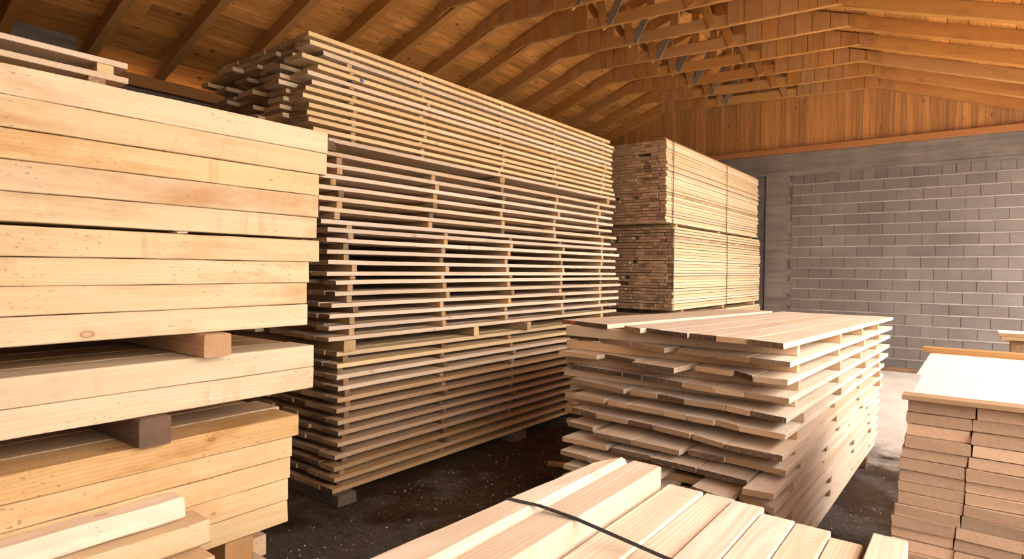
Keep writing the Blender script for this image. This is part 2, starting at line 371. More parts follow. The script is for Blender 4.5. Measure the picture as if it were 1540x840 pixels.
for i in range(18):
    zt = z+.185-i*.1885
    blocks(mb, -8.3, -3.12, max(zt-.1885, 0), zt, .1+.185*(i % 2), .3705)
M['joint'] = simple('dark_joint', (.12, .095, .08), .95)
tag(mb.build('wall_back', [M['block'], M['mortar'], M['joint']], attr=True), kind='structure')
# ring beam + column of cast concrete, rough edge
mb = MB(); mb.box(-8.3, 1.35, YW-.022, YW+.2, ctop+.012, ZP-.005)
mb.box(-3.1, -2.72, YW-.03, YW+.2, 0, ctop+.02)
for i in range(60):
    zz = rnd.uniform(0, ctop); mb.box(-2.73, -2.70+rnd.uniform(-.02, .07), YW-.012-rnd.uniform(0, .014), YW+.02, zz, zz+rnd.uniform(.03, .12))
xx = -3.0
while xx < 1.35:
    l = rnd.uniform(.05, .3); mb.box(xx, xx+l, YW-.028-rnd.uniform(0, .01), YW, ctop-.012-rnd.uniform(0, .02), ctop+.03); xx += l
tag(mb.build('wall_back_frame', M['concrete']), kind='structure')
# gable boarding
mb = MB(); x = -8.3
while x < 1.5:
    w = rnd.uniform(.075, .13); xc = x+w/2; zt = uz(max(min(xc, 1.5), -8.4))+.22
    d = rnd.uniform(0, .008)
    mb.box(x, x+w-.003, YW-.02-d, YW+.0, ZP+.02, zt, 0, rnd.random()); x += w
mb.prism([(-8.3, ZP), (1.4, ZP), (1.4, uz(1.4)+.19), (-3.45, uz(-3.45)+.19), (-8.3, uz(-8.3)+.19)], YW+.002, YW+.03, 0, .1)
tag(mb.build('wall_gable', M['gable'], attr=True), kind='structure')
mb = MB(); mb.board(9.8, .1, .095, segs=30, rough=.002, ch=.004); tag(mb.build('trim_1', [M['trim'], M['trim']], loc=(-8.3, YW-.115, ZP)), kind='structure')
# left wall
mb = MB(); mb.box(-8.25, XL-.01, -2.5, 12.1, 0, 3.72, 1)
for i in range(20):
    zt = 3.72-i*.19; zb = zt-.19
    if zb < 0: break
    y = -2.5-.185*(i % 2)
    while y < YW:
        a, b = max(y+.004, -2.5), min(y+.366, YW); mb.box(XL-.02, XL+rnd.uniform(-.002, .003), a, b, zb+.008, zt-.006, 0, rnd.random()); y += .37
tag(mb.build('wall_left', [M['block'], M['mortar']], attr=True), kind='structure')
mb = MB(); mb.box(-8.22, -7.86, -2.5, 2.42, 3.88, 4.02); mb.prism([(-8.22, 4.02), (-7.86, 4.02), (-7.86, 4.17), (-8.22, 4.04)], -2.5, 2.42)
tag(mb.build('wall_left_upstand', M['concrete']), kind='structure')
mb = MB(); mb.board(14.6, .14, .14, segs=24, rough=.002, ch=.004); tag(mb.build('trim_2', [M['bearer']], loc=(XL+.06, -2.5, 3.73), rz=PI/2), kind='structure')
mb = MB(); mb.board(14.6, .14, .14, segs=24, rough=.002, ch=.004); tag(mb.build('trim_3', [M['bearer']], loc=(XR+.16, -2.5, 3.73), rz=PI/2), kind='structure')
mb = MB(); mb.box(-8.25, .2, -2.7, -2.5, 0, 3.9); mb.prism([(-8.25, 3.9), (.2, 3.9), (.2, uz(.2)+.1), (-3.45, uz(-3.45)+.1), (-8.25, 3.95)], -2.7, -2.5)
tag(mb.build('light_blocker_front', M['concrete']), kind='structure')  # unseen wall, added to cut daylight from behind the camera
mb = MB(); mb.box(1.25, 1.4, -2.7, -.15, 0, 3.72)
tag(mb.build('light_blocker_right', M['concrete']), kind='structure')  # unseen, added to hold daylight off the near-left pile
mb = MB(); mb.box(1.25, 1.4, -.15, 7.0, 0, 1.35)
tag(mb.build('light_blocker_right_low', M['concrete']), kind='structure')  # unseen low blocker, added to shade the centre stack's foot and the aisle
# ceiling boards (run along Y on top of the rafters)
RD = .17
mb = MB()
for side in (-1, 1):
    d = 0.0; Ls = (4.55+.75)/math.cos(math.atan(.345))
    while d < Ls:
        w = rnd.uniform(.19, .25)
        y = -2.8-rnd.uniform(0, 2)
        c_, s_ = math.cos(math.atan(.345)), math.sin(math.atan(.345))
        zr = uz(-3.45)+RD
        while y < 12.2:
            l = rnd.choice((2.33, 3.1, 3.88)); y1 = min(y+l, 12.2); y0 = max(y, -2.8)
            if y1 > y0:
                a0, a1 = d, d+w-rnd.uniform(.005, .012); e = rnd.uniform(0, .004)
                x0, x1 = -3.45+side*a0*c_, -3.45+side*a1*c_; z0, z1 = zr-a0*s_+e, zr-a1*s_+e
                poly = [(x0, z0), (x1, z1), (x1+side*.0, z1+.022), (x0, z0+.022)]
                if side > 0: poly = poly[::-1]
                mb.prism(poly[::-1], y0+.002, y1-.002, 0, rnd.random())
            y += l
        d += w
tag(mb.build('ceiling', M['ceil'], attr=True), kind='structure')
mb = MB()
for side in (-1, 1):
    xe = -3.45+side*5.35; zr = uz(-3.45)+RD+.03; ze = zr-.345*5.35
    poly = [(-3.45, zr), (xe, ze), (xe, ze+.03), (-3.45, zr+.03)]
    mb.prism(poly if side > 0 else poly[::-1], -2.8, 12.2)
tag(mb.build('ceiling_cover', M['roof_cover']), kind='structure')

# ------------------------------------------------------------------ roof trusses
XK, ZK, XP, ZQ = -5.16, uz(-5.16), -1.30, uz(-1.30)
def slab(name, parent, mat, x0, z0, x1, z1, depth, y0, y1, plumb=True):
    """plank in the XZ plane whose LOWER edge runs (x0,z0)->(x1,z1)"""
    L = math.hypot(x1-x0, z1-z0); a = math.atan2(z1-z0, x1-x0)
    seedc[0] += 1; mb = MB(); mb.board(L, abs(y1-y0), depth, segs=8, seed=seedc[0], rough=.0025, ch=.003)
    c, s = math.cos(a), math.sin(a)
    mb.v = [(x, y, z) for x, y, z in mb.v]
    o = mb.build(name, mat, parent); o.location = (x0, y0, z0); o.rotation_euler = (0, -a, 0); return o
def truss():
    t = empty('roof_truss', (0, 0, 0))
    sl = math.atan(.345); dep = RD*math.cos(sl)
    slab('rafter', t, M['roof'], -8.45, uz(-8.0)-.345*.45+.0, -3.45-.01, uz(-3.45)-.0035, dep, -.05, .05)
    slab('rafter', t, M['roof'], -3.45+.01, uz(-3.45)-.0035, 1.6, uz(1.1)-.345*.5, dep, -.05, .05)
    # bottom chord nailed to the near side of the rafters, ends run past the kinks
    slab('bottom_chord', t, M['roof'], XK-.05, ZK-.0, XP+.10, ZQ-.0, .15, -.095, -.052)
    slab('cleat', t, M['roof'], XK-.42, ZK-.16, XK+.75, ZK-.055, .10, -.075, -.034) if False else None
    ks = (ZQ-ZK)/(XP-XK)
    def zc(x): return ZK+ks*(x-XK)
    def gus(xa, xb, n, lean):
        w = (xb-xa)/n
        for i in range(n):
            a = xa+i*w; b = a+w-.009
            za, zb = zc(a)+.005+(.10 if False else 0), zc(b)+.005
            ta, tb = uz(min(a+lean, 9))+RD-.02, uz(b+lean)+RD-.02
            if a < XK: za = uz(a)+.005
            if b < XK: zb = uz(b)+.005
            if a > XP: za = uz(a)+.005
            if b > XP: zb = uz(b)+.005
            seedc[0] += 1; j = rnd.uniform(0, .004)
            q = MB(); q.prism([(a, za), (b, zb), (b+lean, tb), (a+lean, ta)], -.118-j, -.097-j)
            q.v = [(Z-za, Y, -(X-a)) for X, Y, Z in q.v]
            o = q.build('gusset_board', M['gusset'], t, loc=(a, 0, za)); o.rotation_euler = (0, -PI/2, 0)
            # move origin for texture variety
    gus(XK-.28, XK+1.0, 6, .0)
    gus(XP-1.25, XP+.22, 7, .0)
    def web(x0, x1, mat, w=.09, y=(-.03, .0)):
        z0 = zc(x0)+.02; z1 = uz(x1)+.1
        a = math.atan2(z1-z0, x1-x0); nx, nz = -math.sin(a)*w/2, math.cos(a)*w/2
        q = MB(); q.prism([(x0-nx, z0-nz), (x0+nx, z0+nz), (x1+nx, z1+nz), (x1-nx, z1-nz)][::-1], y[0], y[1])
        return q.build('strut', mat, t)
    web(XK+1.25, XK+1.15, M['gusset'], .12, (-.120, -.098))
    web(-3.85, -3.45, M['grey_strut'], .10, (-.124, -.100))
    web(-3.30, -3.30, M['gusset'], .11, (-.030, .03))
    web(-2.75, -2.95, M['gusset'], .10, (-.12, -.098))
    web(-3.95, -4.25, M['gusset'], .09, (-.026, .02))
    return t
def copy_tree(o, parent=None):
    c = o.copy(); col.objects.link(c)
    if parent: c.parent = parent
    for ch in list(o.children): copy_tree(ch, c)
    return c
NTR = 17
t0 = truss()
where = {0: 'against the gable boarding'}
for i in range(NTR):
    t = t0 if i == 0 else copy_tree(t0)
    t.location = (rnd.uniform(-.01, .01), YW-.09-.775*i, 0)
    lab = 'orange-brown roof truss with plank gussets, ' + ('against the gable boarding' if i == 0 else ORD[i+1]+' one from the gable boarding')
    tag(t, lab, 'roof truss', 'roof trusses under the sheathing')

# ------------------------------------------------------------------ T: tall stickered stack
XT = -3.38; TW = 1.42
TD = {
 'upper': dict(pts=[(463.5, 45.4), (466, 56.5), (481.6, 73), (454.4, 74.8), (477.5, 95), (463.5, 104.7), (469, 116.4), (460, 126), (456.5, 138), (465, 152), (463, 162), (464, 175), (472, 189.5), (523, 212)],
   far=[6.30, 6.40, 6.38, 6.36, 6.37, 6.35, 6.37, 6.38, 6.36, 6.40, 6.38, 6.40, 6.45, 6.47], sy=(2.62, 3.30, 4.27, 5.15, 6.15), T=.028, name='tight upper bundle'),
 'middle': dict(pts=[(520, 231.8), (520, 247.8), (520, 264), (520, 280.5), (520, 297.5), (520, 314), (484, 328), (492.5, 341.5), (492.5, 357.5), (492.5, 374), (493.7, 391), (491, 408), (504.5, 420.7), (503.7, 438), (499, 455.7), (495.5, 473), (495.5, 490), (493.7, 507.5)],
   far=[6.47, 6.43, 6.39, 6.42, 6.37, 6.50, 6.37, 6.50, 6.58, 6.48, 6.48, 6.48, 6.56, 6.62, 6.56, 6.57, 6.53, 6.51], sy=(2.50, 3.43, 4.29, 5.19, 6.10), T=.028, name='open middle bundle'),
 'lower': dict(pts=[(507, 530), (507, 546), (507, 563.7), (508.7, 581), (507.5, 598.7), (507, 615), (508, 631), (509.5, 648.7), (508.7, 666), (504.5, 684.5), (503, 702.5), (502.5, 720.5), (500.5, 737)],
   far=[6.5+rnd.uniform(-.1, .1) for _ in range(13)], sy=(2.58, 3.55, 4.48, 5.50, 6.25), T=.030, name='lower bundle'),
}
zs_all = {}
for b, D in TD.items():
    zz = [on(u, v, 0, XT)[2] for u, v in D['pts']]; ys = [on(u, v, 0, XT)[1] for u, v in D['pts']]
    n = len(zz)
    if b == 'upper':
        zz = [zz[0]-(zz[0]-2.455)*i/(n-1) for i in range(n)]; ys[2] = 2.40; ys[13] = 2.45
    if b == 'middle':
        for i in range(6): ys[i] = 2.33+.01*i
    if b == 'lower': zz = [1.029-(1.029-.109)*i/(n-1) for i in range(n)]
    zs_all[b] = zz
    for i in range(n):
        T = D['T']; zt = zz[i]; x = 0.0; j = 0
        TWb = 1.22 if b == 'upper' else TW
        while x < TWb-.03:
            w = rnd.uniform(.165, .215) if b == 'upper' else rnd.uniform(.13, .20)
            if TWb-x-w < .09: w = TWb-x
            if j == 0:
                y0, y1 = ys[i], D['far'][i]; xr = XT+rnd.uniform(-.008, .006); pos = 'aisle edge'
            else:
                jit = (.0 if i == 0 else .05 if i == 1 else .13) if b == 'upper' else .012
                base = 2.32 if b == 'upper' else ys[i]+.012*j*rnd.random()
                y0 = base+rnd.uniform(-jit, jit*.8); y1 = 6.38+rnd.uniform(-.08, .1); xr = XT-x; pos = ORD[j+1]+' from aisle'
                if b == 'middle' and rnd.random() < .3: y0 += rnd.uniform(0, .1)
            mt = M['t_yellow'] if (b == 'upper' and rnd.random() < .6) or rnd.random() < .08 else M['t_board']
            if b == 'lower' and i > 3: mt = M['t_brown_shaded']
            plank('plank', O0, 0.0, y0, xr, zt-T, y1-y0, w-(.016 if j == 0 else .004), T, [mt, M['t_end']],
                  ('pale' if b != 'lower' else 'browned, shade-darkened')+' plank, '+ORD[i+1]+" layer from top of tall stack's "+D['name']+', '+pos, 'plank',
                  'planks in the '+D['name']+' of the tall stack', segs=10, rough=.0012 if j == 0 else .001, ch=.0015,
                  crook=rnd.uniform(-.006, .006) if j == 0 else 0, tipz=rnd.uniform(-.006, .004) if j == 0 else 0, slant=rnd.uniform(-.01, .01))
            x += w; j += 1
    for i in range(n-1):
        g0, g1 = zz[i+1]+.0008, zz[i]-D['T']-.0008; TWs = 1.2 if b == 'upper' else TW
        sh = .12 if (b == 'middle' and i >= 6) else 0.0
        for k, y in enumerate(D['sy']):
            yy = y+sh*(1 if k < 4 else .3)+rnd.uniform(-.035, .035)
            w = XT-(rnd.uniform(.0, .035) if b != 'lower' else rnd.uniform(.015, .06)) if rnd.random() < .8 else XT+(.015 if b != 'lower' else -.005)
            cross('spacer_stick', O0, 0.0, yy, w, g0, TWs-.05, .042 if b != 'upper' else .035, g1-g0, [M['sticker' if b != 'lower' else 'sticker_dark'], M['sticker' if b != 'lower' else 'sticker_dark']],
                  "spacer stick under "+ORD[i+1]+" layer of tall stack's "+D['name'].split()[-2]+' bundle, '+ORD[k+1]+' from near end', 'spacer', 'spacer sticks in the tall stack')
# bearers between T bundles
zb, zt = zs_all['middle'][0]+.001, zs_all['upper'][-1]-.029
for k, (y, mt) in enumerate(((2.36, 'old'), (3.72, 'old'), (4.24, 'sticker'), (6.22, 'bearer'))):
    if k == 1: continue
    cross('bearer', O0, 0.0, y, XT+(.015 if k else .03), zb, TW, .12 if k == 0 else .07, min(zt-zb, .09), [M[mt], M[mt]],
          ('dark weathered' if k == 0 else 'brown')+' bearer under upper bundle of tall stack, '+('near end' if k == 0 else 'at mid-length' if k == 2 else 'far end'), 'bearer', 'bearers in the tall stack', rough=.003, ch=.012, segs=6)
zb, zt = zs_all['lower'][0]+.001, zs_all['middle'][-1]-.029
for k, y in enumerate((2.56, 3.9, 4.62, 6.1)):
    cross('bearer', O0, 0.0, y, XT+(.02 if k != 2 else .06), zb, TW, .10 if k == 0 else .06, zt-zb-.001, [M['bearer' if k == 0 else 'sticker'], M['beam_end']],
          'bearer on lower bundle of tall stack, '+('square orange one at near end', 'second from near end', 'long pale-ended one at mid-length', 'far end one')[k], 'bearer', 'bearers in the tall stack', rough=.002, ch=.004, segs=6)
for k, y in enumerate((2.50, 4.46, 6.05)):
    cross('foundation_block', O0, 0.0, y, XT+(.05, .03, .02)[k], .001, TW+.05, (.15, .2, .2)[k], .074, [M['bunker'], M['bunker']],
          'dark concrete foundation block under tall stack, '+('near end', 'at mid-length', 'far end')[k], 'block', 'foundation blocks under the tall stack', rough=.003, ch=.004, segs=12)
# small blue tag on an upper plank edge
p = on(544, 118, 0, XT+.008)
mb = MB(); mb.box(0, .002, -.008, .012, -.013, .013); tag(mb.build('paper_tag', M['blue'], loc=(XT+.0125, p[1], zs_all['upper'][4]-.014)), "small blue tag on a plank edge near the tall stack's top", 'tag')

# ------------------------------------------------------------------ P: near-left pile of square beams
XQ = -1.95; PT = .08
P_rows = [(492, 2.107, 2.029), (491, 2.028, 1.947), (481, 1.946, 1.868), (480.5, 1.867, 1.787), (479, 1.786, 1.708),
          (480, 1.699, 1.620), (466, 1.619, 1.543), (463.5, 1.542, 1.465), (464, 1.464, 1.387),
          (472.5, 1.310, 1.230), (472.5, 1.229, 1.151), (450, 1.062, .986), (442, .985, .912), (440, .911, .836), (437, .835, .757), (437, .756, .678)]
feat = ['topmost, clean pale face', 'dotted with pitch specks', 'one round knot near right end', 'orange-tinged left part', 'stained and knotty, above the dark gap',
        'longest grain crack, just below the dark gap', 'plain face, set back right end', 'two small ring knots', 'lowest of the top bundle',
        'brown freckled top edge, under a square bearer', 'pale, with a split knot at right', 'browned face, top of lowest bundle', 'knot spot near its middle', 'half hidden by a rough beam', 'dark round knot', 'curved grain and a big knot at right']
for i, (u, zt, zb) in enumerate(P_rows):
    y1 = on(u, 300, 0, XQ)[1]
    br = i in (11,)
    for j in range(5):
        mt = M['beam_brown'] if br or (i == 9 and j > 0) else M['beam']
        if j == 0:
            x = XQ-(.0, .0, .006, .007, .010, .0, .004, .006, .004, .0, .001, .0, .008, .008, .01, .01)[i]; yy1 = y1; lab = ORD[i+1]+' beam down in near-left pile, '+feat[i]
        else:
            x = XQ-.17*j; yy1 = y1+rnd.uniform(-.03, .03); lab = 'square beam in inner rows behind the front of the near-left pile'
            if i in (9, 11): lab = ORD[j+1]+' beam from the front, top layer of '+('middle' if i == 9 else 'lowest')+' bundle, near-left pile'
        y0 = -1.4+rnd.uniform(-.1, .1)
        plank('beam', O0, 0.0, y0, x, zb+.0005, yy1-y0, .166 if j else .158, zt-zb-.001, [mt, M['beam_end']], lab, 'beam',
              'inner beams of the near-left pile' if j and i not in (9, 11) else 'beams of the near-left pile', segs=26, rough=.0012 if j == 0 else .0008, ch=.0025)
def pbear(y0, z0, z1, w, mat, lab, dx=.02, W=.075):
    return cross('bearer', O0, 0.0, y0, XQ+dx, z0+.001, .86, W, z1-z0-.002, [M[mat], M[mat]], lab, 'bearer', 'bearers in the near-left pile', rough=.0015, ch=.004, segs=8)
pbear(.925, 1.311, 1.386, 0, 'bearer', 'square orange-brown bearer sticking out between top and middle bundles, near-left pile', .045, .085)
pbear(-.7, 1.311, 1.386, 0, 'bearer', 'rear bearer between top and middle bundles of the near-left pile', .02)
pbear(.745, 1.064, 1.150, 0, 'old', 'dark weathered bearer between middle and lowest bundles of near-left pile', .03, .088)
pbear(-.7, 1.064, 1.150, 0, 'old', 'rear bearer between middle and lowest bundles of the near-left pile', .02)
pbear(.862, 1.700, 1.707, 0, 'beam', 'thin spacer slip in the dark gap of the near-left pile', .003, .03)
pbear(-.6, 1.700, 1.707, 0, 'beam', 'rear thin spacer slip in the dark gap of near-left pile', .0, .03)
# shorter rough beams standing proud of the lowest bundle
for i, (u, zt, zb, dx, f) in enumerate(((277, .905, .840, .075, 'highest, with furry sawn top'), (317, .833, .760, .125, 'middle one with two knots'), (324, .752, .682, .20, 'lowest, at the picture corner'))):
    y1 = on(u, 760, 0, XQ+dx)[1]
    plank('rough_beam', O0, 0.0, -1.3, XQ+dx, zb, y1+1.3, dx-.004, zt-zb, [M['m_board'] if i == 0 else M['beam'], M['beam_end']],
          'short rough beam proud of the near-left pile, '+f, 'beam', 'short beams proud of the near-left pile', segs=26, rough=.003, ch=.006)
# pile continues below the frame: bearers and bottom bundle
for k, y in enumerate((1.02, -.7)):
    cross('bearer', O0, 0.0, y, XQ-.01, .59, .86, .10, .087, [M['bearer'], M['bearer']], ('front' if k == 0 else 'rear')+' bearer below the lowest beams of the near-left pile', 'bearer', 'bearers in the near-left pile', rough=.002, ch=.004)
pb = [(.585, 1.16), (.50, 1.24), (.42, 1.2), (.34, 1.23), (.26, 1.2), (.18, 1.22)]
for i, (zt, y1) in enumerate(pb):
    for j in range(5):
        plank('beam', O0, 0.0, -1.4, XQ-.172*j+(.05 if j == 0 and i == 0 else 0), zt-.079, y1+1.4+(.1 if j == 1 and i == 0 else 0)+rnd.uniform(-.02, .02), .166, .078, [M['beam'], M['beam_end']],
              'square beam in the bottom bundle of the near-left pile', 'beam', 'bottom bundle beams of the near-left pile', segs=12, rough=.001)
for k, y in enumerate((.9, -.7)):
    cross('bearer', O0, 0.0, y, XQ-.01, .001, .86, .10, .098, [M['old'], M['old']], ('front' if k == 0 else 'rear')+' floor bearer under the near-left pile', 'bearer', 'bearers in the near-left pile')
# thin planks lying on top of P
for k, (z0, yl) in enumerate(((2.243, .895), (2.295, .893))):
    for j in range(2):
        plank('thin_plank', O0, 0.0, -1.3, -2.40-.19*j, z0, yl+1.3-.05*j, .18, .02, [M['t_board'], M['t_end']],
              ('lower' if k == 0 else 'upper')+' thin plank on top of the near-left pile, '+('front' if j == 0 else 'behind'), 'plank', 'thin planks on top of the near-left pile', segs=10, rough=.001)
for k, (y, z0, z1) in enumerate(((.775, 2.109, 2.2425), (.80, 2.2637, 2.2943), (-.8, 2.109, 2.2425), (-.8, 2.2637, 2.2943))):
    cross('spacer_block', O0, 0.0, y, -2.405, z0, .36, .05, z1-z0, [M['bearer'], M['beam_end']], ('near', 'near', 'rear', 'rear')[k]+' spacer block '+('under' if k % 2 == 0 else 'between')+' the thin planks on the near-left pile', 'spacer', 'spacers of the thin planks')

# ------------------------------------------------------------------ M: centre stack of boards
OM = (-.716, 3.12); AM = math.radians(1.2)
def sw(u, v, z, tl=0.0):
    zz = z
    for _ in range(6):
        p = on(u, v, 2, zz); dx, dy = p[0]-OM[0], p[1]-OM[1]
        s_ = dx*math.sin(AM)+dy*math.cos(AM); zz = z-tl*s_
    return s_, dx*math.cos(AM)-dy*math.sin(AM)
def c5(x, y): return (830+x/5.6, 460+y/5.6)
def c6(x, y): return (830+x/5.6, 590+y/5.6)
def c7(x, y): return (1060+x/6, 500+y/6)
def c8(x, y): return (1060+x/5.25, 630+y/5.25)
ML = [
 (1.260, [(c5(205, 105), c5(467, 155)), (c5(608, 165), c5(745, 188)), (c5(750, 180), c5(915, 200)), (c5(935, 203), c5(1140, 228)), (c5(1172, 228), c5(1385, 250)), (c5(1385, 252), c7(386, 55)), (c7(390, 57), c7(712, 97))]),
 (1.160, [(c5(148, 240), c5(395, 262)), (c5(400, 265), c5(663, 305)), (c5(668, 305), c5(948, 352)), (c5(1056, 352), c5(1385, 395)), (c5(1388, 398), c7(380, 218)), (c7(405, 222), c7(768, 265))]),
 (1.070, [(c5(55, 375), c5(375, 412)), (c5(445, 402), c5(700, 448)), (c5(665, 468), c5(1028, 522)), (c5(1198, 500), c5(1512, 545)), (c7(-40, 304), c7(430, 386)), (c7(436, 393), c7(750, 427))]),
 (.975, [(c5(165, 490), c5(590, 555)), (c5(595, 555), c5(752, 582)), (c5(755, 582), c5(1100, 642)), (c5(1108, 642), c5(1357, 688)), (c7(86, 497), c7(352, 532)), (c7(358, 532), c7(760, 594))]),
 (.888, [(c5(168, 605), c5(605, 700)), (c5(655, 705), c5(880, 738)), (c5(886, 738), c5(1115, 785)), (c5(1120, 785), c6(1452, 106)), (c7(184, 655), c7(402, 702)), (c7(408, 702), c7(735, 767))]),
 (.806, [(c6(168, 8), c6(437, 55)), (c6(465, 62), c6(632, 95)), (c6(640, 97), c6(940, 152)), (c6(946, 155), c6(1130, 190)), (c6(1135, 192), c6(1362, 232)), (c8(70, 2), c8(258, 48)), (c8(262, 50), c8(632, 120))]),
 (.715, [(c6(165, 120), c6(366, 172)), (c6(370, 175), c6(632, 225)), (c6(640, 227), c6(852, 270)), (c6(856, 272), c6(1158, 345)), (c6(1175, 348), c8(145, 190)), (c8(150, 195), c8(610, 287))]),
 (.627, [(c6(130, 240), c6(345, 292)), (c6(345, 330), c6(670, 400)), (c6(675, 400), c6(1070, 487)), (c6(1143, 480), c6(1448, 545)), (c8(155, 292), c8(637, 407))]),
 (.562, [(c6(85, 370), c6(460, 447)), (c6(500, 460), c6(830, 532)), (c6(834, 542), c6(1210, 632)), (c6(1216, 636), c8(330, 482)), (c8(290, 542), c8(540, 590))]),
 (.490, [(c6(70, 480), c6(300, 540)), (c6(303, 545), c6(560, 608)), (c6(565, 612), c6(900, 700)), (c8(-110, 528), c8(190, 632)), (c8(270, 592), c8(545, 705))]),
 (.418, [(c6(95, 600), c6(335, 655)), (c6(340, 660), c6(640, 735)), (c6(645, 740), c6(960, 820)), (c8(0, 600), c8(200, 680)), (c8(205, 682), c8(540, 770))]),
 (.346, [(c6(80, 690), c6(335, 755)), (c6(340, 760), c6(640, 835)), (c6(645, 840), c6(960, 925)), (c8(0, 700), c8(200, 765)), (c8(205, 768), c8(545, 850))]),
]
for zq in (.274, .203, .132): ML.append((zq, None))
MT = [.029]*15
FARL = [4.05, 3.96, 3.9, 3.85, 3.77, 3.5, 3.45, 3.4, 3.27, 3.25, 3.22, 3.2, 3.15, 3.1, 3.05]
TLT = [.024*(1-i/14) for i in range(15)]
LK = ['centre' for _ in range(12)]
mzs = []
for i, (zt, bs) in enumerate(ML):
    T = MT[i]; tl = TLT[i]; ext = []
    if bs is None:
        w_ = -1.24
        while w_ < -.1:
            b_ = w_+rnd.uniform(.17, .26)
            if b_ > -.12: b_ = rnd.uniform(-.005, .008)
            s_ = rnd.uniform(-.10, .0); ext.append((s_, w_, s_, b_)); w_ = b_
    else:
        for a, b in bs: ext.append(sw(*a, zt, tl)+sw(*b, zt, tl))
    if i in (10, 11): ext[-1] = ext[-1][:3]+(.003,)
    n = len(ext)
    for j, (sa_, wa, sb_, wb) in enumerate(ext):
        if j and wa < pwb+.002 or (j and i == 0 and wa-pwb < .03): wa = pwb+.0015
        pwb = wb
        W = max(wb-wa-.003, .06); s = sb_
        slant = max(-.12, min(.16, sa_-sb_))
        far = FARL[i]+rnd.uniform(-.05, .05)
        if i == 0: far = 4.02+rnd.uniform(-.02, .02)
        k = n-1-j
        pos = 'right-hand edge' if k == 0 else ORD[k+1]+' from right'
        bo = plank('board', OM, AM, s, wb, zt-T-tl*s, far-s, W, T, [M['m_board'], M['m_end']], 'pale board in '+ORD[i+1]+' layer of centre stack, '+pos+(', red-marked end' if (i == 0 and j == 0) else ''), 'board',
              'boards of the centre stack', segs=10, rough=.0015, ch=.0015, slant=slant); bo.rotation_euler[1] = tl
        if i == 0 and j == 0:
            q = MB(); q.box(slant*.72-.004, slant*.72+.003, W*.66, W*.80, .006, T-.004); q.box(slant*.9-.004, slant*.9+.003, W*.86, W*.95, .006, T-.004); q.build('paint_mark', M['red'], bo)['label'] = 'red paint mark on the sawn end'
    mzs.append((zt, T))
W0 = 1.45
for i in range(len(ML)-1):
    ss = (.36, 1.42, 2.35, 3.2) if i < 8 else (.15, 1.1, 1.97, 2.75)
    for k, s in enumerate(ss):
        s2 = s+rnd.uniform(-.04, .04) if k else s+rnd.uniform(-.015, .02)
        z1 = mzs[i][0]-mzs[i][1]-TLT[i]*(s2+.05)-.0012; z0 = mzs[i+1][0]-TLT[i+1]*s2+.0012
        cross('spacer_stick', OM, AM, s2, rnd.uniform(-.03, .012), z0, (W0 if i < 8 else 1.24)+.02, .05 if i < 7 else .042, z1-z0, [M['m_sticker'], M['m_sticker']],
              'spacer stick under '+ORD[i+1]+' layer of centre stack, '+ORD[k+1]+' from near end', 'spacer', 'spacer sticks in the centre stack', rough=.001)
for k, s in enumerate((.1, 2.56)):
    cross('bearer', OM, AM, s, .0, .001, 1.22, .09, .100, [M['old'], M['old']], 'dark floor bearer under the centre stack, '+('near end' if k == 0 else 'far end'), 'bearer', 'bearers under the centre stack', rough=.002, ch=.006)

# ------------------------------------------------------------------ F: foreground bundle of square timbers under a strap
ZF = .90
def fx(u, v, z): return on(u, v, 2, z)
FB = [ # left x, right x, far y, top z
 ((890.5, 696), (945, 688), .975, 'leftmost, with splintered notch'),
 ((956, 691), (992, 704), .955, 'raised highest beside the notch'),
]
beams = []
p1 = fx(890.5, 696, .975); p2 = fx(945, 688, .975)
f_specs = []
rough_tops = [(-.785, -.668, 1.895, .900), (-.668, -.572, 1.91, .893), (-.572, -.478, 1.875, .903), (-.478, -.384, 1.835, .900), (-.384, -.293, 1.83, .898), (-.293, -.212, 1.80, .893), (-.200, -.118, 1.845, .915)]
names = ['third from left, low beside the raised one', 'fourth from left, slightly lower', 'fifth from left, ring-marked top', 'sixth from left', 'seventh from left, dark saw arcs', 'eighth from left, set back', 'rightmost, with chipped raised end']
def fbeam(xl, xr, y1, zt, lab, ang=0.0, h=.09, z0=None, rough=.0006, wane=0, name='timber'):
    seedc[0] += 1
    mb = MB(); L = y1+.35
    mb.board(L, xr-xl-.003, h, segs=14, seed=seedc[0], rough=rough, ch=.003)
    # reversed: put the sawn far end at local 0
    o = mb.build(name, [M['f_beam'], M['f_end']], loc=(xr, -.35, zt-h), rz=PI/2+ang)
    return tag(o, lab, 'timber', 'square timbers of the foreground bundle')
